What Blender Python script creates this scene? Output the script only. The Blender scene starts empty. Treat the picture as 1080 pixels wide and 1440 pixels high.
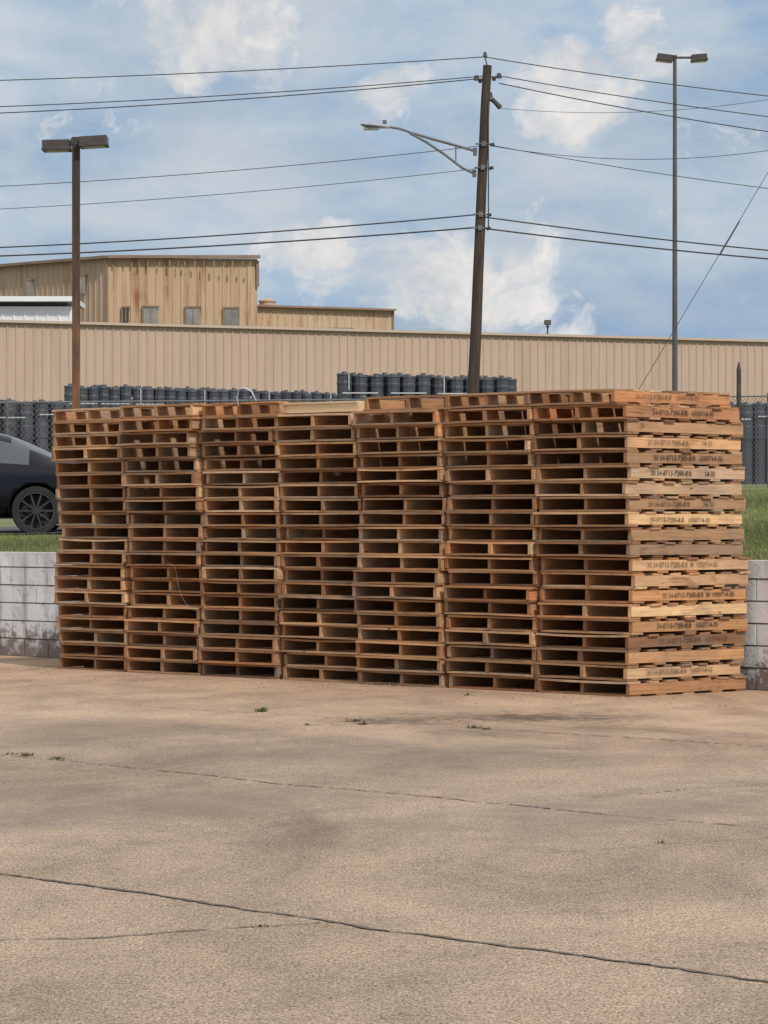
import bpy, math, random, bmesh
from mathutils import Vector, Matrix, Euler
random.seed(7)
R=random.uniform
F=4750.0; H=1.454; HY=731.0
def at(px,py,d): return Vector(((px-540)*d/F, d, H-(py-HY)*d/F))
C0=Vector((2.03,27.7,0)); ANG=math.atan2(-.714,.70)
ROW=Matrix.Translation(C0)@Matrix.Rotation(ANG,4,'Z')
def loc(x,y,z=0): return ROW@Vector((x,y,z))
def terr(v): return 1.1+.028*max(0,min(v,50)-1.8)
def terr_w(p):
    q=ROW.inverted()@Vector((p[0],p[1],0)); return terr(q.y)
sc=bpy.context.scene
# ---------------------------------------------------------------- materials
def newmat(name):
    m=bpy.data.materials.new(name); m.use_nodes=True
    nt=m.node_tree; b=nt.nodes['Principled BSDF']; return m,nt,b
def N(nt,t,**k):
    n=nt.nodes.new(t)
    for a,v in k.items(): setattr(n,a,v)
    return n
def ramp(nt,src,stops,interp='LINEAR'):
    r=N(nt,'ShaderNodeValToRGB'); r.color_ramp.interpolation=interp
    e=r.color_ramp.elements
    while len(e)<len(stops): e.new(.5)
    for i,(p,c) in enumerate(stops):
        e[i].position=p; e[i].color=(c,c,c,1) if isinstance(c,(int,float)) else (*c,1)
    nt.links.new(src,r.inputs[0]); return r.outputs[0]
def noise(nt,vec,scale,detail=4,rough=.55,mscale=None,dist=0,rot=None,loc_=None):
    if mscale or rot or loc_:
        m=N(nt,'ShaderNodeMapping')
        if mscale: m.inputs['Scale'].default_value=mscale
        if rot: m.inputs['Rotation'].default_value=rot
        if loc_: m.inputs['Location'].default_value=loc_
        nt.links.new(vec,m.inputs[0]); vec=m.outputs[0]
    n=N(nt,'ShaderNodeTexNoise'); n.inputs['Scale'].default_value=scale
    n.inputs['Detail'].default_value=detail; n.inputs['Roughness'].default_value=rough
    n.inputs['Distortion'].default_value=dist
    nt.links.new(vec,n.inputs['Vector']); return n.outputs['Fac']
def mix(nt,fac,a,b,mode='MIX'):
    m=N(nt,'ShaderNodeMix',data_type='RGBA',blend_type=mode)
    for s,v in ((m.inputs[0],fac),(m.inputs[6],a),(m.inputs[7],b)):
        if isinstance(v,(int,float)): s.default_value=v
        elif isinstance(v,tuple): s.default_value=(*v,1)
        else: nt.links.new(v,s)
    return m.outputs[2]
def math_(nt,op,a,b=0,clamp=False):
    m=N(nt,'ShaderNodeMath',operation=op); m.use_clamp=clamp
    for i,v in enumerate((a,b)):
        if isinstance(v,(int,float)): m.inputs[i].default_value=v
        else: nt.links.new(v,m.inputs[i])
    return m.outputs[0]
def bump(nt,b,h,strength,dist):
    n=N(nt,'ShaderNodeBump'); n.inputs['Strength'].default_value=strength; n.inputs['Distance'].default_value=dist
    nt.links.new(h,n.inputs['Height']); nt.links.new(n.outputs[0],b.inputs['Normal'])
def simple(name,c1,c2,scale=4,rough=.7,metal=0,mscale=None,bmp=0):
    m,nt,b=newmat(name); tc=N(nt,'ShaderNodeTexCoord')
    n=noise(nt,tc.outputs['Object'],scale,6,.6,mscale)
    nt.links.new(ramp(nt,n,[(.3,c1),(.7,c2)]),b.inputs['Base Color'])
    b.inputs['Roughness'].default_value=rough; b.inputs['Metallic'].default_value=metal
    if bmp: bump(nt,b,n,.5,bmp)
    return m
def wood_mat():
    m,nt,b=newmat('pallet_wood')
    a=N(nt,'ShaderNodeVertexColor',layer_name='Col'); uv=N(nt,'ShaderNodeUVMap',uv_map='UV'); tc=N(nt,'ShaderNodeTexCoord')
    g=noise(nt,uv.outputs[0],1.0,7,.65,(2.2,70,1),.6)
    g2=noise(nt,uv.outputs[0],1.0,5,.65,(3,11,1),.8)
    k=noise(nt,uv.outputs[0],1.0,2,.5,(9,22,1))
    we=noise(nt,tc.outputs['Object'],1.7,6,.7)
    c=mix(nt,1,a.outputs[0],ramp(nt,g,[(.25,(.60,.50,.43)),(.5,(.98,.97,.96)),(.8,(1.22,1.2,1.15))]),'MULTIPLY')
    c=mix(nt,1,c,ramp(nt,g2,[(.26,(.42,.36,.32)),(.42,(.94,.93,.93)),(.8,(1.2,1.18,1.14))]),'MULTIPLY')
    wf=math_(nt,'MULTIPLY',ramp(nt,we,[(.48,0),(.68,.6)]),ramp(nt,g2,[(.3,.3),(.6,1)]))
    c=mix(nt,wf,c,(.25,.185,.13))
    c=mix(nt,ramp(nt,k,[(.70,0),(.76,.8)]),c,(.08,.04,.02))
    c=mix(nt,1,c,(.84,.855,.95),'MULTIPLY')
    nt.links.new(c,b.inputs['Base Color']); b.inputs['Roughness'].default_value=.8
    b.inputs['Specular IOR Level'].default_value=.25
    bump(nt,b,g,.5,.004); return m
M_wood=wood_mat()
M_ink,nt,b=newmat('stamp_ink'); tc=N(nt,'ShaderNodeTexCoord'); b.inputs['Base Color'].default_value=(.04,.022,.015,1); b.inputs['Roughness'].default_value=.85
oi=N(nt,'ShaderNodeObjectInfo')
n_=noise(nt,tc.outputs['Object'],22,4,.7); n2_=noise(nt,tc.outputs['Object'],4,3,.6)
al=math_(nt,'MULTIPLY',ramp(nt,n_,[(.30,.5),(.5,1)]),math_(nt,'ADD',math_(nt,'MULTIPLY',oi.outputs['Random'],.4),.60)); al=math_(nt,'MULTIPLY',al,ramp(nt,n2_,[(.35,.6),(.55,1)]))
nt.links.new(al,b.inputs['Alpha'])
def ground_mat():
    m,nt,b=newmat('worn_concrete'); tc=N(nt,'ShaderNodeTexCoord'); o=tc.outputs['Object']
    big=noise(nt,o,.4,7,.65,(1,.55,1),.8,(0,0,-.8))
    mid=noise(nt,o,1.2,10,.72,(1,.5,1),.4,(0,0,-.5))
    fine=noise(nt,o,26,6,.8,(1,.6,1)); agg=noise(nt,o,95,3,.85,(1,.4,1))
    base=ramp(nt,big,[(.32,(.215,.165,.122)),(.5,(.305,.232,.170)),(.68,(.385,.295,.215))])
    c=mix(nt,1,base,ramp(nt,mid,[(.30,(.68,.67,.66)),(.5,(.98,.98,.98)),(.70,(1.16,1.14,1.1))]),'MULTIPLY')
    c=mix(nt,1,c,ramp(nt,fine,[(.3,(.68,.66,.64)),(.5,(1,1,1)),(.7,(1.25,1.23,1.20))]),'MULTIPLY')
    c=mix(nt,1,c,ramp(nt,agg,[(.34,(.36,.34,.32)),(.5,(1,1,1)),(.66,(1.7,1.66,1.58))]),'MULTIPLY')
    mp=N(nt,'ShaderNodeMapping',vector_type='TEXTURE'); mp.inputs['Location'].default_value=C0; mp.inputs['Rotation'].default_value=(0,0,ANG)
    nt.links.new(o,mp.inputs[0]); sx=N(nt,'ShaderNodeSeparateXYZ'); nt.links.new(mp.outputs[0],sx.inputs[0])
    d=math_(nt,'ADD',sx.outputs[1],math_(nt,'MULTIPLY',math_(nt,'SUBTRACT',mid,.5),6))
    d2=math_(nt,'MULTIPLY',math_(nt,'ADD',d,6.0),.2,True)
    dirt=mix(nt,1,(.455,.30,.19),ramp(nt,mid,[(.3,(.55,.52,.50)),(.6,(1.08,1.08,1.08))]),'MULTIPLY')
    dirt=mix(nt,1,dirt,ramp(nt,fine,[(.3,(.72,.72,.72)),(.7,(1.2,1.2,1.2))]),'MULTIPLY')
    c=mix(nt,math_(nt,'MULTIPLY',d2,.65),c,dirt)
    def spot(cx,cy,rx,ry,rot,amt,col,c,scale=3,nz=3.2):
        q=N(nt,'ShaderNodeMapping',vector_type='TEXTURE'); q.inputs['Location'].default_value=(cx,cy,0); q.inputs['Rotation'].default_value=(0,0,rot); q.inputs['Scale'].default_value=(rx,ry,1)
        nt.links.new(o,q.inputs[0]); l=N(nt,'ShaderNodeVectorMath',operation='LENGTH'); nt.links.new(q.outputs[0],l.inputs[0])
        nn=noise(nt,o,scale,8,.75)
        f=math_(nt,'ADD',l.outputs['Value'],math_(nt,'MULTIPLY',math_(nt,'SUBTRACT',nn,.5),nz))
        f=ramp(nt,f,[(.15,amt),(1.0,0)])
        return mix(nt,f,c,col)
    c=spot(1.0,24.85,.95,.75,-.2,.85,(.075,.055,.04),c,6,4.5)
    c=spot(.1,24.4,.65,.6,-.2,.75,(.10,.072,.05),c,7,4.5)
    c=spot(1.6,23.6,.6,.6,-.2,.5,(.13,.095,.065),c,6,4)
    c=spot(-1.4,17.0,1.2,2.8,-.6,.55,(.18,.145,.112),c,2)
    c=spot(1.3,17.0,1.0,2.8,-.7,.55,(.18,.145,.112),c,2)
    c=spot(-.2,21,1.5,1.6,-.7,.50,(.18,.14,.105),c,2)
    c=spot(-1.8,23.5,1.2,1.4,-.7,.45,(.20,.145,.10),c,3)
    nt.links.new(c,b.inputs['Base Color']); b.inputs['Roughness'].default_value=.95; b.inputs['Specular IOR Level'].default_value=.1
    bump(nt,b,agg,.35,.004); return m
M_ground=ground_mat()
M_crack=simple('crack_filler',(.055,.042,.032),(.15,.115,.085),14,.95)
M_blade,nt,b=newmat('grass_blades'); va=N(nt,'ShaderNodeVertexColor',layer_name='Col'); nt.links.new(va.outputs[0],b.inputs['Base Color']); b.inputs['Roughness'].default_value=.7
M_grass=simple('grass_soil',(.08,.10,.025),(.17,.17,.06),3,.95)
def block_mat():
    m,nt,b=newmat('painted_block'); tc=N(nt,'ShaderNodeTexCoord'); o=tc.outputs['Object']
    n=noise(nt,o,2.2,8,.7); n2=noise(nt,o,7,6,.75); st=noise(nt,o,1,6,.6,(7,7,.8))
    c=ramp(nt,n,[(.3,(.56,.56,.55)),(.5,(.74,.74,.73)),(.7,(.80,.80,.79))])
    c=mix(nt,1,c,ramp(nt,st,[(.28,(.55,.54,.52)),(.5,(1,1,1))]),'MULTIPLY')
    s=N(nt,'ShaderNodeSeparateXYZ'); nt.links.new(o,s.inputs[0])
    low=math_(nt,'ADD',s.outputs[2],math_(nt,'MULTIPLY',math_(nt,'SUBTRACT',n2,.5),1.5))
    c=mix(nt,ramp(nt,low,[(.10,.9),(.34,0)]),c,(.15,.105,.08))
    c=mix(nt,ramp(nt,n2,[(.58,0),(.64,.75)]),c,(.34,.30,.26))
    nt.links.new(c,b.inputs['Base Color']); b.inputs['Roughness'].default_value=.85
    bump(nt,b,n2,.6,.012); return m
M_block=block_mat()
M_mortar=simple('mortar',(.16,.15,.135),(.28,.26,.24),6,.9)
def clad(name,c1,c2,rust,amt):
    m,nt,b=newmat(name); tc=N(nt,'ShaderNodeTexCoord'); o=tc.outputs['Object']
    n=noise(nt,o,.25,5,.6); st=noise(nt,o,1,7,.65,(2.2,2.2,.16)); s2=noise(nt,o,.5,5,.7)
    c=ramp(nt,n,[(.3,c1),(.7,c2)])
    c=mix(nt,1,c,ramp(nt,st,[(.3,(.84,.83,.82)),(.6,(1.04,1.04,1.04))]),'MULTIPLY')
    f=math_(nt,'MULTIPLY',ramp(nt,st,[(.46,0),(.64,1)]),ramp(nt,s2,[(.35,.25),(.6,1)]))
    c=mix(nt,math_(nt,'MULTIPLY',f,amt),c,rust)
    nt.links.new(c,b.inputs['Base Color']); b.inputs['Roughness'].default_value=.75; b.inputs['Specular IOR Level'].default_value=.2
    return m
M_clad=clad('warehouse_cladding',(.48,.36,.275),(.52,.395,.305),(.36,.25,.18),.28)
M_rust=clad('rusting_cladding',(.53,.375,.235),(.61,.46,.31),(.27,.12,.05),1.0)
M_rust2=clad('old_cladding',(.46,.33,.225),(.53,.395,.28),(.28,.15,.08),.6)
M_trim=simple('roof_trim',(.20,.13,.09),(.30,.20,.13),1,.6)
M_cap=simple('parapet_cap',(.46,.36,.28),(.50,.395,.31),1,.7)
M_white=simple('white_panel',(.70,.70,.68),(.80,.80,.78),.6,.6)
M_roof=simple('roof_sheet',(.30,.28,.25),(.38,.35,.31),.5,.8)
M_win=simple('grimy_window',(.17,.175,.17),(.32,.30,.26),1.5,.35)
M_darkwin=simple('dark_opening',(.03,.03,.03),(.06,.055,.05),2,.6)
M_pole=simple('weathered_pole',(.028,.019,.014),(.08,.052,.037),2.5,.9,0,(6,6,.5),.02)
def rustpole():
    m,nt,b=newmat('rusted_steel'); tc=N(nt,'ShaderNodeTexCoord'); n=noise(nt,tc.outputs['Object'],3,6,.7,(4,4,.6))
    s=N(nt,'ShaderNodeSeparateXYZ'); nt.links.new(tc.outputs['Object'],s.inputs[0])
    f=math_(nt,'ADD',math_(nt,'MULTIPLY',s.outputs[2],-.25),math_(nt,'ADD',n,1.1),True)
    a=ramp(nt,n,[(.3,(.028,.020,.016)),(.7,(.060,.038,.028))]); r=ramp(nt,n,[(.3,(.11,.05,.025)),(.7,(.30,.13,.055))])
    nt.links.new(mix(nt,f,a,r),b.inputs['Base Color']); b.inputs['Roughness'].default_value=.8; return m
M_rustpole=rustpole()
M_lamp=simple('lamp_housing',(.035,.030,.028),(.075,.062,.055),5,.55)
M_lens=simple('lamp_lens',(.22,.22,.21),(.30,.30,.28),5,.25)
M_galv=simple('galvanised_steel',(.11,.11,.115),(.20,.20,.205),5,.55,.3)
M_grey=simple('grey_paint_steel',(.065,.062,.06),(.11,.105,.10),3,.6)
M_wire=simple('wire_insulation',(.02,.02,.022),(.045,.045,.05),3,.6)
M_cer=simple('ceramic_insulator',(.03,.026,.025),(.08,.07,.065),6,.3)
M_drum=simple('black_plastic',(.038,.044,.052),(.075,.083,.095),1.2,.5)
M_strap=simple('white_strap',(.5,.5,.5),(.6,.6,.6),5,.6)
M_twine=simple('old_twine',(.30,.26,.20),(.42,.38,.30),5,.8)
M_stone=simple('grit',(.20,.15,.11),(.46,.36,.28),30,.9)
M_bark=simple('wood_chip',(.10,.05,.025),(.36,.20,.10),30,.9)
M_ply=simple('fresh_board',(.54,.38,.22),(.68,.51,.32),3,.7,0,(1,12,12))
M_asph=simple('car_park_asphalt',(.05,.05,.05),(.075,.073,.07),8,.9)
# ---------------------------------------------------------------- mesh builder
class MB:
    def __init__(s): s.v=[];s.f=[];s.m=[];s.c=[];s.uv=[]
    def face(s,ix,mat=0,col=(1,1,1),uv=None):
        s.f.append(ix); s.m.append(mat); s.c.append(col); s.uv.append(uv or [(0,0)]*len(ix))
    def box(s,c,d,mat=0,rz=0,M=None,col=(1,1,1)):
        b=len(s.v); hx,hy,hz=d[0]/2,d[1]/2,d[2]/2
        T=Matrix.Translation(Vector(c))@Matrix.Rotation(rz,4,'Z')
        if M is not None: T=M@T
        for x,y,z in ((-1,-1,-1),(1,-1,-1),(1,1,-1),(-1,1,-1),(-1,-1,1),(1,-1,1),(1,1,1),(-1,1,1)):
            s.v.append(T@Vector((x*hx,y*hy,z*hz)))
        for q in ((0,3,2,1),(4,5,6,7),(0,1,5,4),(1,2,6,5),(2,3,7,6),(3,0,4,7)): s.face([b+i for i in q],mat,col)
    def tube(s,pts,rad,n=8,mat=0,cap=True,col=(1,1,1),axis=None):
        pts=[Vector(p) for p in pts]
        if isinstance(rad,(int,float)): rad=[rad]*len(pts)
        b=len(s.v)
        for i,p in enumerate(pts):
            t=Vector(axis) if axis else (pts[min(i+1,len(pts)-1)]-pts[max(i-1,0)]).normalized()
            a=Vector((0,0,1)) if abs(t.z)<.9 else Vector((0,1,0))
            x=t.cross(a).normalized(); y=t.cross(x).normalized()
            for k in range(n):
                w=2*math.pi*(k+.5)/n; s.v.append(p+(x*math.cos(w)+y*math.sin(w))*rad[i])
        for i in range(len(pts)-1):
            for k in range(n):
                k2=(k+1)%n; s.face([b+i*n+k,b+i*n+k2,b+(i+1)*n+k2,b+(i+1)*n+k],mat,col)
        if cap:
            s.face([b+k for k in range(n)][::-1],mat,col); s.face([b+(len(pts)-1)*n+k for k in range(n)],mat,col)
    def build(s,name,mats,parent=None,mw=None,smooth=False,attrs=False):
        me=bpy.data.meshes.new(name); me.from_pydata([tuple(v) for v in s.v],[],s.f)
        for m in mats: me.materials.append(m)
        me.polygons.foreach_set('material_index',s.m)
        if smooth: me.polygons.foreach_set('use_smooth',[True]*len(s.f))
        if attrs:
            ca=me.color_attributes.new(name='Col',type='FLOAT_COLOR',domain='CORNER'); uvl=me.uv_layers.new(name='UV')
            cf=[];uf=[]
            for f,c,u in zip(s.f,s.c,s.uv):
                for k in range(len(f)): cf+= [c[0],c[1],c[2],1]; uf+=[u[k][0],u[k][1]]
            ca.data.foreach_set('color',cf); uvl.data.foreach_set('uv',uf)
        me.update(); o=bpy.data.objects.new(name,me); sc.collection.objects.link(o)
        if mw is not None: o.matrix_world=mw
        if parent: o.parent=parent
        return o
def empty(name,mw=None):
    e=bpy.data.objects.new(name,None); sc.collection.objects.link(e)
    if mw is not None: e.matrix_world=mw
    return e
# ---------------------------------------------------------------- ground
g=MB(); S=4000
for p in ((-S,-S,0),(S,-S,0),(S,S,0),(-S,S,0)): g.v.append(p)
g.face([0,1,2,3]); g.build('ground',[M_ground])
t=MB(); xs=[-3000,-300]+[-100+4*i for i in range(51)]+[300,3000]; ys=[1.79,1.8]+[1.8+1.2*i for i in range(1,41)]+[60,120,400,3500]
for j,y in enumerate(ys):
    for x in xs:
        z=0 if j==0 else terr(y)-.03+(R(-.012,.012) if 2<j<40 else 0)
        t.v.append((x,y,z))
nx=len(xs)
for j in range(len(ys)-1):
    for i in range(nx-1): t.face([j*nx+i,j*nx+i+1,(j+1)*nx+i+1,(j+1)*nx+i])
t.build('grass_terrain',[M_grass],mw=ROW)
def crack(name,pts,w,brk=0.0):
    P=[]
    for a,b_ in zip(pts[:-1],pts[1:]):
        A=Vector(((a[0]-540)*H/(a[1]-HY), F*H/(a[1]-HY))); B=Vector(((b_[0]-540)*H/(b_[1]-HY),F*H/(b_[1]-HY)))
        n=max(2,int((B-A).length/.035))
        for i in range(n): P.append(A.lerp(B,i/n))
    m=MB(); off=0; wob=0
    for i,p in enumerate(P):
        q=P[min(i+1,len(P)-1)]-P[max(i-1,0)]; q.normalize(); nrm=Vector((-q.y,q.x))
        off=.9*off+R(-.012,.012); wob=.93*wob+R(-.16,.16); ww=max(.002,w*R(.45,1.2)*(1+wob))
        c=p+nrm*off
        m.v.append((c.x+nrm.x*ww/2,c.y+nrm.y*ww/2,.004)); m.v.append((c.x-nrm.x*ww/2,c.y-nrm.y*ww/2,.004))
        if i and random.random()>brk: m.face([2*i-2,2*i-1,2*i+1,2*i])
    return m.build(name,[M_crack])
crack('pavement_crack',[(-300,1198),(0,1229),(180,1252),(340,1277),(480,1298),(640,1322),(800,1344),(940,1362),(1080,1383),(1400,1430)],.033)
crack('pavement_crack',[(-250,1335),(0,1322),(150,1318),(280,1310),(370,1303),(480,1297)],.016,.1)
crack('pavement_crack',[(-250,1040),(0,1062),(170,1078),(400,1103),(560,1117),(720,1132),(860,1146),(1080,1166),(1300,1186)],.018,.2)
crack('pavement_crack',[(700,1130),(860,1119),(1000,1108),(1200,1096)],.013,.25)
crack('pavement_crack',[(420,1222),(600,1212),(820,1196),(1000,1183),(1200,1172)],.006,.4)
crack('pavement_crack',[(430,1020),(520,1017),(620,1019),(690,1026),(860,1036),(1080,1050)],.022,.3)
crack('pavement_crack',[(60,985),(250,996),(370,1004),(500,1012)],.016,.3)
m=MB()
for i in range(2600):
    r_=random.random()
    if r_<.3: p=loc(R(-9,1.5),-abs(random.gauss(0,.9))-.02); s=R(.004,.014)
    else:
        Y=9.5+17*random.random()**1.5; p=Vector((R(-.12,.12)*Y,Y,0)); s=R(.0025,.006)
    b0=len(m.v); k=5
    for j in range(k):
        w=2*math.pi*j/k; m.v.append((p.x+math.cos(w)*s*R(.6,1.3),p.y+math.sin(w)*s*R(.6,1.3),0.001))
    m.v.append((p.x,p.y,s*R(.5,1.1)))
    for j in range(k): m.face([b0+j,b0+(j+1)%k,b0+k],random.choice([0,0,1]))
m.build('gravel_debris',[M_stone,M_bark])
GC=[(.08,.13,.03),(.13,.17,.05),(.22,.21,.09),(.06,.09,.025)]
def tuft(m,p,n,h,r,cols):
    for i in range(n):
        a=R(0,6.28); q=Vector((p[0]+math.cos(a)*r*random.random(),p[1]+math.sin(a)*r*random.random(),p[2]))
        d=Vector((math.cos(a),math.sin(a),0)); s=Vector((-d.y,d.x,0))*R(.003,.006); hh=h*R(.5,1.1); b0=len(m.v)
        m.v+= [q-s,q+s,q+d*hh*.3+s*.7+Vector((0,0,hh*.6)),q+d*hh*.3-s*.7+Vector((0,0,hh*.6)),q+d*hh*R(.5,1)+Vector((0,0,hh*R(.7,1)))]
        c=random.choice(cols); m.face([b0,b0+1,b0+2,b0+3],0,c); m.face([b0+3,b0+2,b0+4],0,c)
for (px,py,n,h,r,dry) in ((368,1001,60,.045,.055,0),(500,1015,45,.03,.08,1),(512,1019,30,.025,.05,1),(665,1024,50,.032,.08,1),(684,1026,20,.025,.04,1),(432,1020,14,.02,.03,1),(38,1063,45,.03,.05,1),(80,1068,45,.025,.07,1),(15,1061,18,.02,.05,1),(928,1186,10,.015,.03,1),(365,1303,12,.012,.04,1),(470,1297,8,.01,.03,1),(655,978,16,.03,.04,0)):
    d=F*H/(py-HY); w=MB(); tuft(w,((px-540)*d/F,d,0),n,h,r,GC if not dry else [(.13,.10,.055),(.20,.15,.08),(.09,.09,.035),(.25,.19,.12)])
    w.build('weed_tuft',[M_blade],attrs=True)
gm=MB()
def blade(x,y):
    p=loc(x,y,terr(y)-.035); a=R(0,6.28); h=R(.03,.085); s=Vector((math.cos(a),math.sin(a),0))*R(.004,.008)
    b0=len(gm.v); gm.v+=[p-s,p+s,p+Vector((R(-.03,.03),R(-.03,.03),h))]
    k=.85*R(.7,1.3)*(1+.25*math.sin(x*1.3+y*.7)); c=random.choice([(.17,.20,.05),(.20,.215,.07),(.25,.24,.10),(.11,.14,.035)]); gm.face([b0,b0+1,b0+2],0,(c[0]*k,c[1]*k,c[2]*k))
iv=ROW.inverted()
for i in range(16000): blade(R(-16,4),1.8+abs(random.gauss(0,1.3)))
for i in range(30000):
    Y=29+(random.random()**1.3)*48; X=R(.100,.125)*Y; q=iv@Vector((X,Y,0)); 
    if q.y>1.8: blade(q.x,q.y)
for i in range(14000):
    Y=R(35,47); X=-R(.088,.122)*Y; q=iv@Vector((X,Y,0)); 
    if 1.8<q.y<7: blade(q.x,q.y)
gm.build('grass',[M_blade],attrs=True)
# ---------------------------------------------------------------- retaining wall
w=MB()
w.box((-15,1.70,.55),(90,.165,1.10),1)
n=int(90/.4)
for r_ in range(6):
    z0=r_*.19; hgt=.176 if r_<5 else .152
    for i in range(-1,n):
        x=-60+.4*i+(.2 if r_%2 else 0)+.2
        w.box((x,1.70+R(-.005,.005),z0+hgt/2+.006),(.388,.20,hgt),0)
w.build('block_retaining_wall',[M_block,M_mortar],mw=ROW)
# ---------------------------------------------------------------- pallets
PAL=[(.62,.345,.155),(.54,.29,.13),(.68,.42,.21),(.45,.235,.105),(.60,.34,.15),(.76,.52,.29),(.38,.205,.10),(.52,.285,.13),(.66,.38,.175),(.58,.275,.115),(.50,.34,.20),(.72,.46,.23)]
TINT=[(1,1,1),(1,1,1),(1,1,1),(1.06,1.04,1.0),(1.0,.90,.80),(.84,.86,.90),(1.14,1.13,1.1),(.90,.82,.74),(.76,.73,.70)]
cur=(1,1,1)
def vcol(bright=1):
    c=random.choice(PAL); k=R(.70,1.12)*bright; return tuple(min(.85,c[i]*k*cur[i]) for i in range(3))
def board(mb,T,c,dim,axis,col,bow=0,segs=6,twist=0,skew=0):
    L=dim[axis]; other=1-axis; b0=len(mb.v); uo=R(0,50); vo=R(0,50)
    W=dim[other]; Tz=dim[2]; jit=[R(-.002,.002) for _ in range((segs+1)*2)]
    for i in range(segs+1):
        t=i/segs; l=(t-.5)*L; bz=bow*(1-(2*t-1)**2)
        for (sw,sz) in ((-1,-1),(1,-1),(1,1),(-1,1)):
            p=[0,0,0]; p[axis]=c[axis]+l; p[other]=c[other]+skew*(t-.5)+sw*W/2+(jit[i*2] if sw<0 else jit[i*2+1])
            p[2]=c[2]+sz*Tz/2+bz+twist*(t-.5)*sw
            mb.v.append(T@Vector(p))
    per=[0,W,W+Tz,2*W+Tz,2*W+2*Tz]
    for i in range(segs):
        for k in range(4):
            k2=(k+1)%4; u0=uo+i/segs*L; u1=uo+(i+1)/segs*L
            f=[b0+i*4+k,b0+i*4+k2,b0+(i+1)*4+k2,b0+(i+1)*4+k]
            uvs=[(u0,vo+per[k]),(u0,vo+per[k+1]),(u1,vo+per[k+1]),(u1,vo+per[k])]
            if axis==0: f=f[::-1];uvs=uvs[::-1]
            mb.face(f,0,col,uvs)
    dk=(col[0]*.9,col[1]*.87,col[2]*.84)
    for q in ((0,1,2,3),tuple(segs*4+k for k in (3,2,1,0))):
        mb.face([b0+k for k in q],0,dk,[(uo,vo),(uo+.02,vo+W),(uo+.04,vo+W),(uo,vo+Tz)])
WID=1.035; LEN=1.48; PH=.1268
marks=[]
def pallet(mb,x0,y0,z0,yaw,first,bright=1,wid=WID):
    global cur
    cur=random.choice(TINT)
    T=Matrix.Translation((x0-wid/2,y0+LEN/2,z0))@Matrix.Rotation(yaw,4,'Z')@Matrix.Rotation(R(-.005,.005),4,'X')@Matrix.Rotation(R(-.004,.004),4,'Y')
    hx=wid/2; hy=LEN/2; tone=R(.88,1.1)*bright
    for k,xx in enumerate((hx-.019,R(-.03,.03),-hx+.019)):
        xj=xx+R(-.008,.004); yj=R(-.014,.014)
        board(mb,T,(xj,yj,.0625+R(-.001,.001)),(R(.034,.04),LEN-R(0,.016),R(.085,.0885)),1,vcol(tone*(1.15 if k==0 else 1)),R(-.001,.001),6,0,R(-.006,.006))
        if k==0: marks.append((T,xj+.020+.008))
    ws=[.15,.14,.14,.145,.13,.14,.15]; gap=(LEN-sum(ws))/6; y=-hy
    for i,w_ in enumerate(ws):
        if not(0<i<6 and random.random()<.06):
            l=wid+R(-.014,.014)
            end=i in(0,6)
            board(mb,T,(R(-.012,.012),y+w_/2+(R(-.026,.012) if end else R(-.008,.008)),.1165+R(-.0006,.0006)),(l,w_-R(0,.02),R(.0155,.0185)),0,vcol(tone),R(-.003,.003) if random.random()<.75 else R(-.012,.004),6,R(-.004,.004),R(-.014,.014))
        y+=w_+gap
    for i,(yy,w_) in enumerate(((-hy+.07,.14),(-.36,.13),(0,.14),(.36,.13),(hy-.07,.14))):
        if 0<i<4 and random.random()<.06: continue
        board(mb,T,(R(-.010,.010),yy+R(-.018,.012),.0092+R(-.0004,.0004)),(wid+R(-.012,.012),w_,R(.015,.0178)),0,vcol(tone*.97),R(-.001,.005) ,6,R(-.003,.003),R(-.01,.01))
PITCH=1.07
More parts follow.
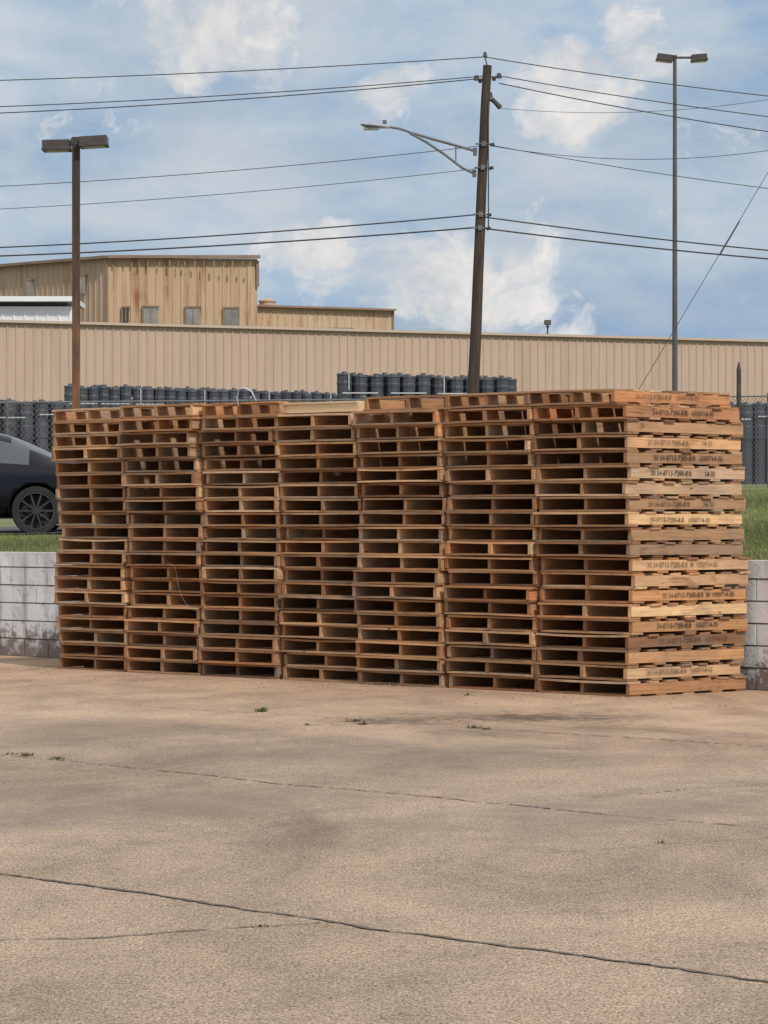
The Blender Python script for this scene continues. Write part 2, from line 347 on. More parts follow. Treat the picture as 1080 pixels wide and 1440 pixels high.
for s in range(7):
    mb=MB(); nl=19 if s==3 else 20
    z=0; lean=[-.085,-.03,-.02,-.07,-.04,-.04,-.12][s]; ox=0; oy=0
    for k in range(nl):
        ox=.8*ox+R(-.022,.022); oy=.74*oy+R(-.036,.036)
        if s<6: ox=min(ox,.016) if s else ox
        ex=-.07 if (s==0 and k==19) else (.10 if (s==2 and k==19) else (.06 if s in(4,5) and k>=18 else 0))
        fr=k/19
        sgy=.05 if (s,k>13) in ((2,True),(5,True)) else 0
        pallet(mb,-s*PITCH-.015+lean*fr*fr+ox*.8+ex, oy+R(-.012,.012)+(.04 if s in(3,6) else 0)-sgy, z, R(-.015,.015)+(.02 if s==4 and k>17 else 0),s==0,1.06 if k>14 else 1)  # upper layers' wood colour lifted, painting in daylight through the deck slots
        z+=PH+R(-.0003,.0006)
    st=mb.build('pallet_stack',[M_wood],mw=ROW,attrs=True)
    if s==0:
        cds=[]
        for body in ('30 34-8713-7205-8.B   1000714-35','30 34-8713-7205-8.B  M 1000714-35','  34-8713-7205-8.B   1000714-35','30 34-8713-7205-8.B          14-35'):
            cu=bpy.data.curves.new('stamp','FONT'); cu.body=body; cu.size=.060; cu.materials.append(M_ink); cu.offset=.0015; cds.append(cu)
        for k,(T,xf) in enumerate(marks[:20]):
            if k in (0,2,5,7,9,10,13,17): continue
            o=bpy.data.objects.new('stamp_text',random.choice(cds)); sc.collection.objects.link(o)
            o.parent=st
            o.matrix_local=T@Matrix.Translation((xf,-.50+R(-.1,.15),.040+R(0,.010)))@Euler((math.pi/2,R(-.01,.01),math.pi/2)).to_matrix().to_4x4()@Matrix.Diagonal((R(.98,1.05),R(.85,1.05),1,1))
    if s==3:
        pm=MB(); pm.box((0,0,.040),(1.02,.9,.075),0); pm.box((0.0,-.02,.088),(1.0,.88,.018),0)
        pm.box((0,-.3,.0),(1.03,.1,.016),0)
        pm.build('fresh_board_bundle',[M_ply],mw=ROW@Matrix.Translation((-3.21-.5-.12,.52,z+.01))@Matrix.Rotation(.02,4,'Z'))
tw=MB()
pts=[loc(-4.52,-.05,2.54),loc(-4.56,-.07,2.63),loc(-4.64,-.07,2.66),loc(-4.74,-.06,2.66),loc(-4.78,-.05,2.58),loc(-4.76,-.05,2.50)]
tw.tube(pts,.007,6,0); tw.build('packing_strap',[M_strap],smooth=True)
tw=MB(); pts=[]
for i in range(24):
    f=i/23; pts.append(loc(-5.75+f*.45+.03*math.sin(f*9),-.065-.01*math.sin(f*5),1.05-.5*f+.06*math.sin(f*7)))
tw.tube(pts,.0009,5,0)
tw.build('loose_twine',[M_twine])
# ---------------------------------------------------------------- buildings
def corr(mb,a,b,z0,z1a,z1b,pitch,dep,mat=0):
    a=Vector((a[0],a[1],0)); b=Vector((b[0],b[1],0)); L=(b-a).length; d=(b-a)/L; nrm=Vector((d.y,-d.x,0))
    n=int(L/pitch); prof=[(0,0),(.72,0),(.80,1),(.92,1)]
    s=len(mb.v); pts=[]
    for i in range(n):
        for (t_,h) in prof: pts.append(((i+t_)*pitch,h*dep))
    pts.append((L,0))
    for (x,h) in pts:
        p=a+d*x+nrm*h; zz=z1a+(z1b-z1a)*x/L
        mb.v.append((p.x,p.y,z0)); mb.v.append((p.x,p.y,zz))
    for i in range(len(pts)-1): mb.face([s+2*i,s+2*i+2,s+2*i+3,s+2*i+1],mat)
def beam(mb,a,b,w,h,mat=0):
    a=Vector(a);b=Vector(b); c=(a+b)/2; d=b-a; rz=math.atan2(d.y,d.x); L=Vector((d.x,d.y)).length
    i0=len(mb.v); mb.box((0,0,0),(L,w,h),mat,0,Matrix.Translation(c)@Matrix.Rotation(rz,4,'Z'))
    sl=d.z/L if L else 0
    for v in mb.v[i0:]:
        t_=(Vector((v.x-c.x,v.y-c.y)).dot(Vector((d.x,d.y)))/L); v.z+=sl*t_
wh=empty('metal_warehouse')
A=at(0,453,130); B=at(1080,481,144.5); dd=(B-A); A2=A-dd*.9; B2=B+dd*.5; zt=9.07
mb=MB(); corr(mb,(A2.x,A2.y),(B2.x,B2.y),1.5,zt,zt,.36,.04); mb.build('walls',[M_clad],wh)
mb=MB(); beam(mb,(A2.x,A2.y-.06,zt+.03),(B2.x,B2.y-.06,zt+.03),.24,.10,0); mb.build('parapet_cap',[M_cap],wh)
mb=MB(); q=[Vector((A2.x,A2.y+.1,zt-.1)),Vector((B2.x,B2.y+.1,zt-.1)),Vector((B2.x,B2.y+16,zt+.0)),Vector((A2.x,A2.y+16,zt+.0))]
mb.v=q+[Vector((p.x,p.y,1.5)) for p in q]; mb.face([0,1,2,3]); mb.face([1,5,6,2]); mb.face([3,2,6,7]); mb.face([0,3,7,4]); mb.build('roof',[M_roof],wh)
ru=MB(); c=at(468,462,142) 
for i_,(x0,wd_,hh) in enumerate(((-1.5,1.3,.26),(0,1.8,.40),(1.45,1.0,.30))):
    prof=[(0,0),(.0,hh-.12),(.3,hh),(1.6,hh),(1.9,hh-.12),(1.9,0)]; b0=len(ru.v); k=len(prof)
    for xx in (-wd_/2,wd_/2):
        for (y,z) in prof: ru.v.append(Vector((c.x+x0+xx,c.y-1+y,zt+.02+z)))
    for i in range(k-1): ru.face([b0+i,b0+i+k,b0+i+k+1,b0+i+1])
    ru.face([b0+j for j in range(k)]); ru.face([b0+j for j in range(2*k-1,k-1,-1)])
    for j in range(5): ru.box((c.x+x0-wd_/2+.15+j*(wd_-.3)/4,c.y-1.02,zt+hh*.35),(.05,.06,hh*.5))
ru.build('rooftop_vent_unit',[M_grey])
fl=MB(); c=at(770,470,141); fl.tube([(c.x,c.y,zt),(c.x,c.y,zt+.55)],.035,8); fl.box((c.x,c.y-.05,zt+.62),(.28,.2,.2)); fl.box((c.x+.02,c.y-.16,zt+.62),(.22,.02,.14),1); fl.box((c.x,c.y,zt+.45),(.16,.06,.05)); fl.build('rooftop_floodlight',[M_lamp,M_grey])
fb=empty('rusty_factory_building')
P1=at(0,375,176); P2=at(151,363,170); P3=at(362,363,170.6); zt2=P2.z
P0=P2+(P1-P2)*3
P0.z=zt2; P1.z=zt2
mb=MB(); corr(mb,(P0.x,P0.y),(P2.x,P2.y),2,zt2,zt2,.42,.04); mb.build('side_wall',[M_rust2],fb)
mb=MB(); corr(mb,(P2.x,P2.y),(P3.x,P3.y),2,zt2,zt2,.42,.04); mb.build('front_wall',[M_rust],fb)
mb=MB(); q=[P0,P2,P3,P3+Vector((-1.2,14,0)),P0+Vector((-1.2,14,0))]
mb.v=[Vector((p.x,p.y,zt2-.02)) for p in q]+[Vector((p.x,p.y,2)) for p in q]
mb.face([0,1,2,3,4]); mb.face([2,7,8,3],1); mb.face([3,8,9,4],1); mb.face([4,9,5,0],1); mb.build('roof',[M_roof,M_rust2],fb)
mb=MB(); beam(mb,P0+Vector((-.1,-.18,.05)),P2+Vector((0,-.18,.05)),.35,.14); beam(mb,P2+Vector((.02,-.18,.055)),P3+Vector((.15,-.18,.055)),.35,.15); mb.box((P3.x+.02,P3.y-.08,zt2-.75),(.14,.14,1.3)); mb.box((P2.x,P2.y-.06,zt2-4),(.08,.08,7.9)); 
for i in range(16):
    mb.box((P2.x+.3+i*.46+R(-.1,.1),P2.y-.08,zt2-.1-.2),(R(.03,.08),.05,R(.2,.45)))
mb.build('eave_trim',[M_trim],fb)
mb=MB()
def wdw(px0,px1,py0,py1,d,mat,off=.14):
    a=at(px0,py1,d-off); b_=at(px1,py0,d-off); mb.box(((a.x+b_.x)/2,a.y,(a.z+b_.z)/2),(abs(b_.x-a.x),.1,b_.z-a.z),mat)
    mb.box(((a.x+b_.x)/2,a.y-.02,b_.z+.05),(abs(b_.x-a.x)+.16,.14,.08),2); mb.box(((a.x+b_.x)/2-abs(b_.x-a.x)/2-.04,a.y-.02,(a.z+b_.z)/2),(.07,.13,b_.z-a.z),2); mb.box(((a.x+b_.x)/2,a.y-.055,(a.z+b_.z)/2),(.05,.02,b_.z-a.z-.02),2)
wdw(173,181,433,453,170.1,1); wdw(202,222,432,455,170.2,0); wdw(262,281,433,456,170.4,0); wdw(316,335,434,459,170.5,0)
wdw(112,120,388,413,171.3,0,.2); wdw(38,48,395,416,174.3,0,.2)
mb.build('windows',[M_win,M_darkwin,M_trim],fb)
an=empty('factory_annex'); Q1=at(350,431,172); Q2=at(553,438,175.6); za=Q1.z
mb=MB(); corr(mb,(Q1.x,Q1.y),(Q2.x,Q2.y),2,za,za,.42,.04); mb.build('walls',[M_rust],an)
mb=MB(); mb.v=[Vector((p.x,p.y,z_)) for z_ in (za-.02,2) for p in (Q1,Q2,Q2+Vector((-.2,10,0)),Q1+Vector((0,10,0)))]
mb.face([0,1,2,3]); mb.face([1,5,6,2]); mb.face([2,6,7,3]); mb.face([3,7,4,0]); mb.build('roof',[M_roof],an)
mb=MB(); beam(mb,(Q1.x,Q1.y-.15,za+.04),(Q2.x+.1,Q2.y-.15,za+.04),.3,.10); mb.box((Q2.x,Q2.y-.06,za-1),(.1,.1,2)); mb.build('eave_trim',[M_trim],an)
mb=MB(); c=at(376,430,174); mb.tube([(c.x,c.y,za),(c.x,c.y,za+.36)],.42,18); mb.tube([(c.x,c.y,za+.361),(c.x,c.y,za+.42)],.47,18); mb.tube([(c.x,c.y,za+.421),(c.x,c.y,za+.55)],[.3,.1],18); mb.build('rooftop_vent',[M_rust2],smooth=False)
wb=empty('white_loading_building'); a=at(-200,433,150); b_=at(112,434,150); 
mb=MB(); corr(mb,(a.x,a.y),(b_.x,b_.y),2,at(0,431,150).z,at(0,431,150).z,.5,.04); mb.build('walls',[M_white],wb)
mb=MB(); zr=at(0,428,150).z; mb.box(((a.x+b_.x)/2-.2,a.y+2.3,zr+.22),(b_.x-a.x,5.6,.22),0); mb.box(((a.x+b_.x)/2-.3,a.y+3.3,zr-.0),(b_.x-a.x-.6,6,.19),1); mb.build('roof',[M_white,M_darkwin],wb)
# ---------------------------------------------------------------- drums
def drums(name,px0,px1,ytop,d0,d1,dia,rows,zlow):
    m=MB(); a=at(px0,ytop,d0); b_=at(px1,ytop,d1); L=(Vector((b_.x,b_.y))-Vector((a.x,a.y))).length; n=int(L/dia)
    for r_ in range(rows):
        for i in range(n):
            f=(i+.5)/n; x=a.x+(b_.x-a.x)*f+R(-.02,.02)+(dia/2 if r_%2 else 0); y=a.y+(b_.y-a.y)*f+r_*dia*.9; zt_=a.z+R(-.05,.05); r=dia*.49
            prof=[(zlow,r*.9)]; zz=zt_-1.0
            prof+=[(zz,r*.92),(zz+.02,r),(zt_-.62,r),(zt_-.60,r*.94),(zt_-.34,r*.95),(zt_-.32,r),(zt_-.24,r),(zt_-.22,r*.94),(zt_-.06,r*.95),(zt_-.05,r*1.02),(zt_,r*.98),(zt_+.01,r*.35),(zt_+.06,r*.3)]
            m.tube([(x,y,z_) for z_,_ in prof],[q for _,q in prof],10,0)
            if r_==0 and i%3==0 : 
                m.box((x+dia,y-r-.02,zt_-.45+R(-.12,.12)),(dia*2.2,.01,.03),1,R(-.05,.05))
                if i%6==0: m.box((x+dia*.3,y-r-.02,zt_-.25),(.025,.01,.45),1)
    m.build(name,[M_drum,M_strap],smooth=False)
drums('plastic_drum_row',90,467,543,98,104,.38,3,2.2)
drums('plastic_drum_row',473,717,527,96,98,.46,3,2.2)
drums('plastic_drum_row',-160,92,563,90,92,.42,3,2.0)
drums('plastic_drum_row',1000,1300,568,93,96,.42,3,2.2)
# ---------------------------------------------------------------- fence
mf,nt,b=newmat('chain_link'); tc=N(nt,'ShaderNodeTexCoord')
def wv(rot):
    mp=N(nt,'ShaderNodeMapping'); mp.inputs['Rotation'].default_value=(0,rot,0); nt.links.new(tc.outputs['Object'],mp.inputs[0])
    w_=N(nt,'ShaderNodeTexWave',wave_type='BANDS',bands_direction='X'); w_.inputs['Scale'].default_value=3.6; nt.links.new(mp.outputs[0],w_.inputs[0])
    return ramp(nt,w_.outputs['Fac'],[(.92,0),(.985,.9)])
al=math_(nt,'MAXIMUM',wv(.785),wv(-.785)); nt.links.new(al,b.inputs['Alpha']); b.inputs['Base Color'].default_value=(.11,.11,.115,1); b.inputs['Metallic'].default_value=.3; b.inputs['Roughness'].default_value=.6
fa=Vector((-7.5,70))+(Vector((-7.5,70))-Vector((9.06,82)))*1.2; fe=Vector((9.06,82))+(Vector((9.06,82))-Vector((-7.5,70)))*1.2
d=fe-fa; L=d.length; frz=math.atan2(d.y,d.x); f=empty('chain_link_fence')
mp_=MB(); ms=MB(); n=int(L/3); prev=None
for i in range(n+1):
    p=fa+d*(i/n); z0=terr_w(p); 
    mp_.tube([(p.x,p.y,z0-.1),(p.x,p.y,z0+2.25)],.03,8); mp_.tube([(p.x,p.y,z0+2.251),(p.x,p.y,z0+2.30)],[.04,.01],8)
    if prev: mp_.tube([(prev.x,prev.y,prev.z+2.2),(p.x,p.y,z0+2.2)],.018,6)
    prev=Vector((p.x,p.y,z0))
mp_.build('posts_and_rail',[M_galv],f)
M4=Matrix.Translation((fa.x,fa.y,0))@Matrix.Rotation(frz,4,'Z')
for i in range(n+1):
    p=fa+d*(i/n); z0=terr_w(p); ms.v.append((L*i/n,-.05,z0+.02)); ms.v.append((L*i/n,-.05,z0+2.2))
    if i: ms.face([2*i-2,2*i,2*i+1,2*i-1])
o=ms.build('mesh',[mf],None,M4); o.parent=f
m=MB(); p=at(1039,512,78); z0=terr_w(p); m.tube([(p.x,p.y,z0),(p.x,p.y,p.z-.12),(p.x,p.y,p.z)],[.055,.055,.03],10); m.tube([(p.x,p.y,p.z+.001),(p.x,p.y,p.z+.05)],.02,8); m.build('steel_post',[M_lamp])
# ---------------------------------------------------------------- lamps
def bevel(o,w,s=2):
    b_=o.modifiers.new('bevel','BEVEL'); b_.width=w; b_.segments=s; b_.limit_method='ANGLE'
m=MB(); d=52; top=at(107,203,d); z0=terr_w(top)
m.box((top.x,top.y,(z0+top.z)/2),(.115,.115,top.z-z0),0); m.box((top.x,top.y,z0+.15),(.3,.3,.3),2)
for (px,py,tl) in ((80,205,-.02),(132,199.5,-.06)):
    c=at(px,py,d); M=Matrix.Translation(c)@Matrix.Rotation(tl,4,'Y')
    m.box((0,0,0.01),(.42,.42,.13),1,0,M); m.box((0,0,-.065),(.44,.44,.03),1,0,M); m.box((0,0,-.083),(.34,.34,.006),3,0,M)
m.box((top.x,top.y,top.z+.04),(.16,.12,.10),1); m.box((top.x,top.y,top.z+.1),(.12,.12,.02),1)
bevel(m.build('parking_lot_lamp',[M_rustpole,M_lamp,M_mortar,M_lens]),.012)
m=MB(); d=90; top=at(949,83,d); z0=terr_w(top); m.tube([(top.x,top.y,z0),(top.x,top.y,top.z)],[.085,.05],10,0); m.box((top.x,top.y,z0+.2),(.5,.5,.4),2)
m.tube([at(944,81,d),at(975,81,d)],.035,8,0)
for (px,py,tl) in ((934.5,81.5,.12),(983,81.5,-.08)):
    c=at(px,py,d); M=Matrix.Translation(c)@Matrix.Rotation(tl,4,'Y')
    m.box((0,0,.02),(.40,.4,.13),1,0,M); m.box((0,0,-.065),(.44,.44,.05),1,0,M); m.box((0,0,-.10),(.36,.36,.012),3,0,M)
m.tube([top,top+Vector((0,0,.1))],.06,8,1)
bevel(m.build('parking_lot_lamp',[M_grey,M_lamp,M_mortar,M_lens]),.015)
# ---------------------------------------------------------------- utility pole + street light
D=80
def upole(base,top):
    m=MB(); k=10; pts=[Vector(base).lerp(Vector(top),i/k)+Vector((R(-.01,.01),0,0)) for i in range(k+1)]
    m.tube(pts,[.155-.05*i/k for i in range(k+1)],12,0)
    t_=Vector(top); u=(Vector(base)-t_).normalized()
    m.tube([t_,t_+Vector((-.05,0,.2))],.02,6,1); m.tube([t_+Vector((-.05,0,.2)),t_+Vector((-.05,0,.32))],[.06,.035],8,2)
    def ins(px,py,l):
        c=at(px,py,D)-at(685,92,D)+t_
        m.tube([c,c+Vector((l,0,.03))],.022,6,1); m.tube([c+Vector((l,0,-.02)),c+Vector((l,0,.10))],[.07,.05],8,2); m.tube([c+Vector((l*.6,0,-.08)),c+Vector((l*.6,0,-.0))],[.04,.06],8,2)
    ins(684,109,.3); ins(683,112,-.22); ins(682,136,.12)
    c=at(684,136,D)-at(685,92,D)+t_; m.tube([c,c+Vector((.28,-.05,-.22))],.03,6,1); m.tube([c+Vector((.13,-.03,-.05)),c+Vector((.33,-.06,-.27))],[.05,.07],8,2)
    for py in (203,236,302,321):
        c=at(685-(py-92)*.0437,py,D)-at(685,92,D)+t_
        m.box(c+Vector((0,-.12,0)),(.10,.06,.12),1); m.tube([c+Vector((-.20,-.1,.0)),c+Vector((.20,-.1,.0))],.018,6,1); m.tube([c+Vector((.15,-.1,-.03)),c+Vector((.25,-.1,0.0))],.04,8,2)
    m.box(t_+u*2.4+Vector((.13,-.1,0)),(.03,.03,3.0),2)
    return m
base=at(659,702,D); base.z=terr_w(base)-.1; top=at(685,92,D)
upole(base,top).build('utility_pole',[M_pole,M_galv,M_cer])
m=MB()
m.tube([at(671,213,D),at(640,204,D),at(610,196,D),at(580,187,D),at(562,181,D),at(545,178,D)],[.035]*3+[.03]*3,8,0)
m.tube([at(669,245,D),at(650,236,D),at(625,217,D),at(600,200,D),at(576,187,D)],.032,8,0)
m.tube([at(641,205,D),at(641,229,D)],.018,6,0); m.tube([at(668,208,D),at(668,219,D)],.05,8,0); m.tube([at(667,239,D),at(667,249,D)],.05,8,0)
hd=[at(548,179,D),at(541,178,D),at(532,177.5,D),at(520,176.5,D),at(510,175.5,D),at(507,175,D)]
b0=len(m.v); wd=[.04,.10,.17,.19,.15,.05]; ht=[.04,.06,.07,.065,.045,.02]
for p,w_,h_ in zip(hd,wd,ht):
    for k in range(10):
        a=2*math.pi*k/10; m.v.append(p+Vector((0,math.cos(a)*w_,max(math.sin(a),-.6)*h_)))
for i in range(5):
    for k in range(10): m.face([b0+i*10+k,b0+i*10+(k+1)%10,b0+(i+1)*10+(k+1)%10,b0+(i+1)*10+k],1)
m.face([b0+k for k in range(10)],1); m.face([b0+50+k for k in range(10)][::-1],1)
m.box(at(522,181,D),(.36,.24,.05),2); m.tube([at(541,174,D),at(541,169,D)],.05,8,0)
M_cobra=simple('cobra_housing',(.26,.27,.28),(.34,.35,.36),5,.5)
m.build('cobra_head_street_light',[M_galv,M_cobra,M_lens],smooth=False)
m=upole(Vector((-31.5,80,2.2)),Vector((-31.4,80,11.4))); m.build('utility_pole',[M_pole,M_galv,M_cer])
pr=at(1195,700,D); pr.z=terr_w(pr)-.1; m=upole(pr,Vector((pr.x+.1,D,11.6))); m.build('utility_pole',[M_pole,M_galv,M_cer])
def wire(x0,y0,x1,y1,r,sgn,Lm=1200,end=2000,nm='power_line'):
    dx1=abs(x1-x0); a=(y1-y0)/(dx1-dx1*dx1/(2*Lm)); pts=[]
    for i in range(41):
        dx=end*i/40; pts.append(at(x0+sgn*dx,y0+a*(dx-dx*dx/(2*Lm)),D))
    m=MB(); m.tube(pts,r,5,0); m.build(nm,[M_wire])
wire(681,80,0,113,.012,-1); wire(681,80,1080,135,.012,1)
wire(680,107,0,150,.012,-1); wire(680,110,0,159,.013,-1)
wire(704,107,1080,164,.012,1); wire(702,117,1080,185,.013,1)
wire(676,205,0,262,.009,-1); wire(672,237,0,294,.008,-1)
wire(684,203,1080,265,.009,1)
wire(668,302,0,348,.017,-1); wire(668,320,0,360,.019,-1)
wire(680,305,1080,352,.017,1); wire(680,321,1080,364,.019,1)
def wire3(p,r,nm='power_line'):
    pts=[]; 
    (xa,ya),(xb,yb),(xc,yc)=p
    for i in range(25):
        t_=i/24; x=xa+(xc-xa)*t_
        y=ya*(x-xb)*(x-xc)/((xa-xb)*(xa-xc))+yb*(x-xa)*(x-xc)/((xb-xa)*(xb-xc))+yc*(x-xa)*(x-xb)/((xc-xa)*(xc-xb)); pts.append(at(x,y,D))
    m=MB(); m.tube(pts,r,5,0); m.build(nm,[M_wire])
wire3(((700,152),(880,158),(1195,118)),.006); wire3(((690,205),(900,224),(1195,190)),.008)
m=MB(); g0=at(813,699,D); g1=at(1188,61,D); g0.z=terr_w(g0); m.tube([g0,g1],.008,5,0); m.tube([at(1040,311,D),at(1012,359,D)],.014,6,0); m.build('guy_wire',[M_wire])
# ---------------------------------------------------------------- car
mp1,nt,b=newmat('car_paint'); b.inputs['Base Color'].default_value=(.004,.005,.008,1); b.inputs['Metallic'].default_value=.0; b.inputs['Roughness'].default_value=.12; b.inputs['Specular IOR Level'].default_value=.35
mg,nt,b=newmat('car_glass'); b.inputs['Base Color'].default_value=(.05,.055,.06,1); b.inputs['Roughness'].default_value=.03; b.inputs['Specular IOR Level'].default_value=1
mt=simple('tyre_rubber',(.012,.012,.013),(.022,.022,.022),6,.85); mr=simple('dark_alloy',(.05,.05,.055),(.10,.10,.105),6,.35,.6); mred,nt,b=newmat('tail_lamp_red'); b.inputs['Base Color'].default_value=(.25,.01,.01,1); b.inputs['Roughness'].default_value=.15
car=empty('parked_car')
st=[(-3.72,.60,.55),(-3.62,.72,.72),(-3.3,.80,.84),(-2.8,.88,.90),(-2.35,.94,.92),(-2.1,1.0,.92),(-1.75,1.18,.92),(-1.4,1.34,.92),(-1.0,1.44,.92),(-.6,1.44,.92),(-.35,1.37,.92),(-.1,1.27,.92),(.15,1.15,.91),(.40,1.05,.90),(.65,1.0,.87),(.9,.95,.80),(1.0,.80,.72)]
v=[];fc=[];mi=[]
for (x,zt_,hw) in st:
    roof=zt_>1.12
    zb=min(.93,zt_-.06); rw=hw*(.66 if roof else .80)
    if .95<zt_<=1.12: rw=hw*.76
    half=[(0,zt_),(rw*.6,zt_-.008),(rw,zt_-.05),(hw*.96,zb),(hw,zb-.10),(hw*1.01,.48),(hw*.97,.25),(0,.21)]
    ring=[(x,-y,z) for y,z in half]+[(x,y,z) for y,z in half[-2:0:-1]]
    v+=ring
n=14
for i in range(len(st)-1):
    for k in range(n):
        fc.append([i*n+k,i*n+(k+1)%n,(i+1)*n+(k+1)%n,(i+1)*n+k]); mm=0
        if k in(2,11) and -2.0<st[i][0]<-.3: mm=1
        if k in(0,1,12,13) and (-2.2<st[i][0]<-1.3 or -.4<st[i][0]<.3): mm=1
        mi.append(mm)
fc.append(list(range(n))[::-1]); mi.append(0); fc.append([(len(st)-1)*n+k for k in range(n)]); mi.append(0)
me=bpy.data.meshes.new('body'); me.from_pydata(v,[],fc); me.materials.append(mp1); me.materials.append(mg); me.materials.append(mt)
me.polygons.foreach_set('material_index',mi); me.polygons.foreach_set('use_smooth',[True]*len(fc)); me.update()
bm=bmesh.new(); bm.from_mesh(me); bmesh.ops.recalc_face_normals(bm,faces=bm.faces); bm.to_mesh(me); bm.free()
body=bpy.data.objects.new('body',me); sc.collection.objects.link(body); body.parent=car
ss=body.modifiers.new('s','SUBSURF'); ss.levels=2; ss.render_levels=2
bpy.context.view_layer.update()
me2=bpy.data.meshes.new_from_object(body.evaluated_get(bpy.context.evaluated_depsgraph_get())); body.modifiers.clear(); body.data=me2
cut=MB()
for x in (0,-2.8):
    for sy in (-1,1): cut.tube([(x,sy*.62,.34),(x,sy*1.2,.34)],.375,32,0)
cb=cut.build('cutter',[mt]); bo=body.modifiers.new('b','BOOLEAN'); bo.operation='DIFFERENCE'; bo.object=cb; bo.solver='EXACT'
bpy.context.view_layer.update()
me3=bpy.data.meshes.new_from_object(body.evaluated_get(bpy.context.evaluated_depsgraph_get())); body.modifiers.clear(); body.data=me3
bpy.data.objects.remove(cb)
for x in (0,-2.8):
    for sy in (-1,1):
        w=MB(); yo=sy*.91; yi=sy*.68; AX=(0,1,0)
        prof=[(yi,.25),(yi,.32),(yi+sy*.03,.335),(yo-sy*.03,.335),(yo,.32),(yo,.262),(yo-sy*.02,.25),(yo-sy*.09,.24)]
        w.tube([(x,a,.335) for a,_ in prof],[r for _,r in prof],36,0,False,axis=AX)
        w.tube([(x,yo-sy*.13,.335),(x,yo-sy*.12,.335)],.245,30,0,axis=AX)
        w.tube([(x,yo-sy*.05,.335),(x,yo-sy*.01,.335)],.05,16,1,axis=AX)
        w.tube([(x,yo-sy*.03,.335),(x,yo-sy*.002,.335),(x,yo-sy*.002,.335),(x,yo-sy*.03,.335)],[.255,.255,.238,.236],36,1,False,axis=AX)
        for s_ in range(10):
            a=2*math.pi*s_/10; c=Vector((x+math.cos(a)*.145,yo-sy*.03,.335+math.sin(a)*.145))
            w.box((0,0,0),(.20,.02,.024),1,0,Matrix.Translation(c)@Matrix.Rotation(-a,4,'Y'))
        w.build('wheel',[mt,mr],car)
dt=MB(); dt.box((.955,-.6,.80),(.12,.36,.10),0); dt.box((.955,.6,.80),(.12,.36,.10),0); dt.build('tail_lamps',[mred],car)
dt=MB(); 
for sy in (-1,1): 
    dt.box((-1.6,sy*1.0,.98),(.16,.2,.13),0)
    for x in (-.62,-1.62): dt.box((x,sy*.925,.76),(.2,.02,.025),0)
dt.build('mirrors_and_handles',[mp1],car)
cp=at(45,752,46); car.matrix_world=Matrix.Translation((cp.x,cp.y+.9,terr(7.6)-.02))@Matrix.Rotation(.06,4,'Z')
pd=MB(); 
for (x,y) in ((-9,-1.3),(4,-1.3),(4,4),(-9,4)):
    p=Vector((cp.x+x,cp.y+.9+y,0)); pd.v.append((p.x,p.y,max(terr_w(p),1.0)+.0))
pd.face([0,1,2,3]); pd.build('car_park_pavement',[M_asph])
# ---------------------------------------------------------------- world
wd=bpy.data.worlds.new('World'); sc.world=wd; wd.use_nodes=True; nt=wd.node_tree; bg=nt.nodes['Background']; bg.inputs[1].default_value=.1
SUN=Vector((.50,-.86,1.10)).normalized()
sky=N(nt,'ShaderNodeTexSky',sky_type='NISHITA'); sky.sun_disc=False; sky.sun_elevation=math.asin(SUN.z); sky.sun_rotation=math.atan2(SUN.x,SUN.y)
tc=N(nt,'ShaderNodeTexCoord'); v=tc.outputs['Generated']
wn=N(nt,'ShaderNodeTexNoise'); wn.inputs['Scale'].default_value=28; wn.inputs['Detail'].default_value=5; nt.links.new(v,wn.inputs['Vector'])
wm=N(nt,'ShaderNodeVectorMath',operation='MULTIPLY_ADD'); nt.links.new(wn.outputs['Color'],wm.inputs[0]); wm.inputs[1].default_value=(.03,.03,.03); nt.links.new(v,wm.inputs[2]); vv=wm.outputs[0]
n1=noise(nt,v,13,9,.58,(1,1,2.2),.3,None,(.3,.1,.7)); n2=noise(nt,vv,34,10,.62,(1,1,1.3),0,None,(1.3,.2,.4)); n3=noise(nt,v,7,5,.5,(1,1,3.5),0,None,(4.1,2,1)); n4=noise(nt,vv,22,8,.6,(1,1,1.8),0,None,(7.3,.2,2.4))
def S10(c): return tuple(10*x for x in c)
lay=ramp(nt,n1,[(.32,S10((.30,.45,.64))),(.44,S10((.38,.51,.66))),(.54,S10((.47,.565,.67))),(.66,S10((.60,.66,.72)))])
gcl=ramp(nt,n4,[(.44,0),(.60,.55)])
lay=mix(nt,gcl,lay,S10((.58,.625,.67)))
blob=None
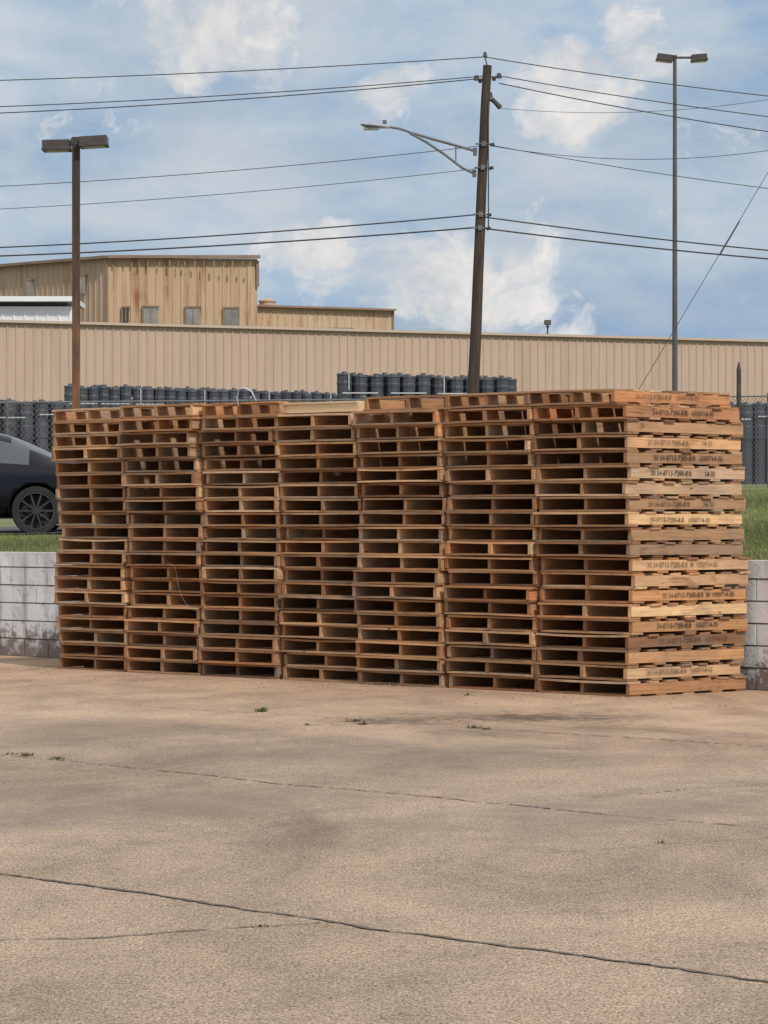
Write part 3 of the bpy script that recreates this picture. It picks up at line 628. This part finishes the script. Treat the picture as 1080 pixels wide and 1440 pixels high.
for (px,py,rx,ry) in ((820,95,115,42),(880,80,45,55),(810,160,55,45),(600,385,150,55),(545,130,45,35),(290,60,110,70),(460,360,90,35),(700,415,60,25)):
    sub=N(nt,'ShaderNodeVectorMath',operation='SUBTRACT'); nt.links.new(vv,sub.inputs[0]); sub.inputs[1].default_value=((px-540)/F+.015,1.015,(HY-py)/F+.015)
    ml=N(nt,'ShaderNodeVectorMath',operation='MULTIPLY'); nt.links.new(sub.outputs[0],ml.inputs[0]); ml.inputs[1].default_value=(F/rx,1,F/ry)
    ln=N(nt,'ShaderNodeVectorMath',operation='LENGTH'); nt.links.new(ml.outputs[0],ln.inputs[0])
    bb=math_(nt,'SUBTRACT',1,math_(nt,'MULTIPLY',ln.outputs['Value'],.6),True)
    blob=bb if blob is None else math_(nt,'MAXIMUM',blob,bb)
cm=math_(nt,'ADD',math_(nt,'MULTIPLY',blob,.42),n2)
cmask=ramp(nt,cm,[(.61,0),(.69,.55),(.80,.92)])
ccol=ramp(nt,n2,[(.38,S10((.56,.59,.64))),(.54,S10((.76,.75,.73))),(.64,S10((.90,.86,.82)))])
dk=ramp(nt,n3,[(.40,(.76,.82,.89)),(.56,(1.02,1.01,1.0))])
c=mix(nt,1,lay,dk,'MULTIPLY')
c=mix(nt,cmask,c,ccol)
sp=N(nt,'ShaderNodeSeparateXYZ'); nt.links.new(v,sp.inputs[0])
up=mix(nt,.35,(12.6,12.9,13.4),sky.outputs[0])
c=mix(nt,ramp(nt,sp.outputs[2],[(.22,0),(.6,1)]),c,up)
nt.links.new(c,bg.inputs[0])
sl=bpy.data.lights.new('sun','SUN'); sl.energy=2.8; sl.angle=math.radians(4); sl.color=(1,.94,.87); so=bpy.data.objects.new('sun',sl); sc.collection.objects.link(so); so.rotation_euler=SUN.to_track_quat('Z','Y').to_euler()
cam=bpy.data.cameras.new('camera'); cam.sensor_fit='HORIZONTAL'; cam.sensor_width=36; cam.lens=F/1080*36; cam.shift_y=11/1080; cam.clip_end=6000
co=bpy.data.objects.new('camera',cam); sc.collection.objects.link(co); co.location=(0,0,H); co.rotation_euler=(math.pi/2,0,0); sc.camera=co
sc.view_settings.view_transform='Standard'; sc.view_settings.look='None'; sc.view_settings.exposure=0
